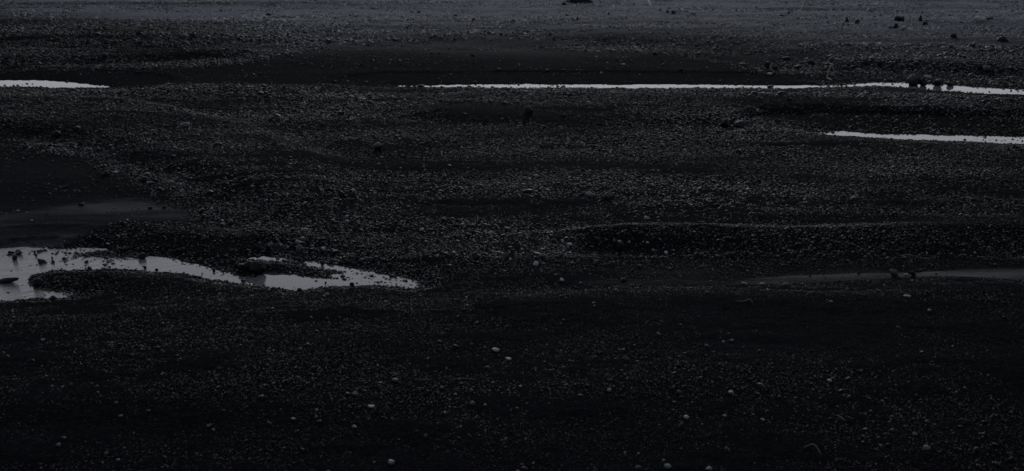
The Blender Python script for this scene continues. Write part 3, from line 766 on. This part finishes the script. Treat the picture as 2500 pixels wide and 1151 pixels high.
 (Pb, G5, "pale tilted pebble in the lower right foreground", 1862, 1028, 13, 9, .90, dict(tilt=-20)),
 (Pb, G5, "group of pale flat pebbles in the right foreground, largest", 1785, 961, 18, 9, .86, {}),
 (Pb, G5, "brightest pebble of the right foreground", 2026, 933, 15, 9, .96, {}),
 (Pb, G5, "small pebble up left of the brightest in the right foreground", 2005, 924, 9, 8, .82, {}),
 (Pb, G5, "grey round pebble right above the brightest of the right foreground", 2102, 908, 10, 9, .8, {}),
 (Pb, G5, "large smooth grey cobble in the bottom right corner", 2264, 1097, 23, 13, .82, dict(ang=.2)),
 (Pb, G5, "grey cobble up left of the corner cobble", 2234, 1064, 17, 11, .76, {}),
 (Pb, G5, "grey flat pebble left of the two corner cobbles", 2179, 1053, 14, 7, .74, {}),
 (Pb, G5, "pale upright pebble at the bottom, left of the bluish edge pebble", 1526, 1112, 8, 17, .84, {}),
 (Pb, G5, "pale round pebble beside the upright one at the bottom", 1559, 1111, 10, 8, .86, {}),
 (Pb, G5, "pale pebble just above the bluish pebble at the bottom right of centre", 1620, 1128, 13, 8, .8, {}),
 (Pb, G5, "bright pebble at the crest of the foreground bank on the right", 2270, 760, 13, 7, .9, dict(tilt=-15)),
 (Pb, G5, "pale arched pebble on the crest of the foreground bank", 2028, 739, 14, 6, .82, {}),
 (Pb, G5, "long pale flat stone on the bank crest below the leaning slab", 2216, 727, 24, 5, .8, {}),
 (Pb, G5, "pale slanting pebble in the right foreground under the curved twig", 1608, 818, 13, 8, .86, dict(tilt=-35)),
 (Pb, G5, "grey slanting cobble right of it under the curved twig", 1726, 849, 15, 9, .7, dict(tilt=-30)),
 (Pb, G5, "pale pebble among several in the right middle foreground, left", 1766, 838, 12, 6, .84, {}),
 (Pb, G5, "pale pebble among several in the right middle foreground, right", 1787, 834, 12, 6, .84, {}),
 (Pb, G5, "yellowish pebble right of the pale pair", 1815, 851, 7, 6, .8, {}),
 (Pb, G5, "rough pale stone on the bank crest in front of the calm pool", 797, 721, 17, 9, .86, dict(ang=.8)),
 (Pb, G5, "pale flat pebble on the crest in front of the spit", 535, 718, 8, 5, .92, {}),
 (Pb, G5, "thin pale pebble on the crest right of it", 614, 724, 13, 4, .8, {}),
 (Pb, G5, "pale flat pebble at the far left of the foreground", 104, 833, 14, 6, .86, {}),
 (Pb, G5, "pale pebble right of the flat one at the far left", 161, 818, 10, 4, .7, {}),
 (Pb, G5, "grey pebble under the left foreground's middle", 284, 987, 12, 9, .74, {}),
 (Pb, G5, "bright small pebble in the left middle foreground", 440, 879, 8, 5, .9, {}),
 (Pb, G5, "flat pebble below the bright small one", 294, 1018, 12, 5, .75, {}),
 (Pb, G5, "slanting pebble right of the lower left foreground's middle", 508, 1042, 9, 10, .84, dict(tilt=40)),
 (Pb, G5, "round pebble just right of the slanting one at lower left", 521, 1052, 10, 7, .88, {}),
 (Pb, G5, "grey cobble at the lower left of the foreground", 142, 1089, 14, 10, .78, {}),
 (Pb, G5, "bright flat pebble at the bottom, left part", 288, 1125, 12, 6, .86, {}),
]
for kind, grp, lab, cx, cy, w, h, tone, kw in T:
    if grp == G6 and tone < .2: tone = .40              # dark stones lifted to blend into the bar's haze-paled tone
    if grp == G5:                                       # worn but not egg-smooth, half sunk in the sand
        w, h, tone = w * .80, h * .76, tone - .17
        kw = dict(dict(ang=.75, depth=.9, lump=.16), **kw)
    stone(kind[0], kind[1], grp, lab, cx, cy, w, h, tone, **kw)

# heap of dark gravel cut by the upper edge of the picture
rng = np.random.default_rng(404)
hx, hy, hz = ground_at(1414, 6)
HD = hy
nh = 900
ha, hr = rng.uniform(0, 2 * math.pi, nh), np.sqrt(rng.random(nh))
hX, hY = np.cos(ha) * hr * 33 * HD / F, np.sin(ha) * hr * 0.16
hZ = 0.085 * (1 - hr ** 1.7) * (1 + .5 * fbm(hX * 12, hY * 12, 3, 2))
parts, tones = [], []
for k in range(nh):
    r_ = rng.uniform(.007, .020)
    parts.append(rock_co(0, rng, .8) * np.array([r_ * 1.2, r_, r_ * .8]) + np.array([hX[k], hY[k], hZ[k]]))
    tones.append(np.full(12, np.clip(rng.normal(.26, .12), .02, .6)))
hf = (ICO[0][1][None] + (np.arange(nh) * 12)[:, None, None]).reshape(-1, 3)
hp = mesh_from("gravel_heap", np.concatenate(parts), hf, 3, M_STONE, smooth_shade=False, attrs={"tone": np.concatenate(tones)})
hp.location = (hx, hy, hz)
hp["label"] = "low heap of coarse dark gravel at the very top, middle"; hp["category"] = "heap"
# sticks
twig("longest curved pale twig on the crest of the foreground bank", [(1796, 739), (1815, 739), (1830, 740, .01), (1838, 744)], 0.0020, .62)
twig("large arched grey twig in the bottom right foreground", [(1962, 1098), (1978, 1096, .006), (1990, 1100, .008), (2004, 1114)], 0.0020, .60)
twig("faint arched twig in the lower right corner gravel", [(2414, 1028), (2426, 1020, .006), (2440, 1022, .006), (2452, 1030)], 0.0016, .5)
twig("short straight twig in the right foreground", [(2434, 889), (2440, 893), (2448, 899)], 0.0014, .66)
twig("thin brown twig right of the bright pebbles, low right", [(2040, 1018), (2050, 1022), (2062, 1032)], 0.0018, .6)
twig("long faint yellowish twig in the middle foreground", [(1095, 934), (1120, 932, .004), (1140, 930), (1165, 933)], 0.0013, .66)
twig("second faint yellowish twig left of the long one", [(1012, 930), (1030, 932), (1052, 933)], 0.0013, .6)
twig("leaning pale plank of driftwood on the far gravel bar", [(1578, 8, .07), (1583, 12, .04), (1590, 17, .0)], 0.011, .85)
twig("upright pale twig of the crossed sticks below the rubble bank", [(2018, 192), (2024, 186, .05), (2030, 181, .09)], 0.007, .62)
twig("right hand slanting twig of the crossed sticks below the rubble bank", [(2031, 184, .09), (2036, 190, .04), (2040, 194)], 0.006, .6)
twig("lowest twig lying flat under the crossed sticks", [(2018, 191), (2025, 195), (2032, 198)], 0.010, .7)
twig("thin straight twig lying right of the crossed sticks", [(2041, 195), (2050, 195), (2058, 195)], 0.004, .62)
twig("thin slanting stalk high on the far gravel near the cluster", [(1957, 25), (1961, 21, .06), (1966, 18, .1)], 0.006, .8)
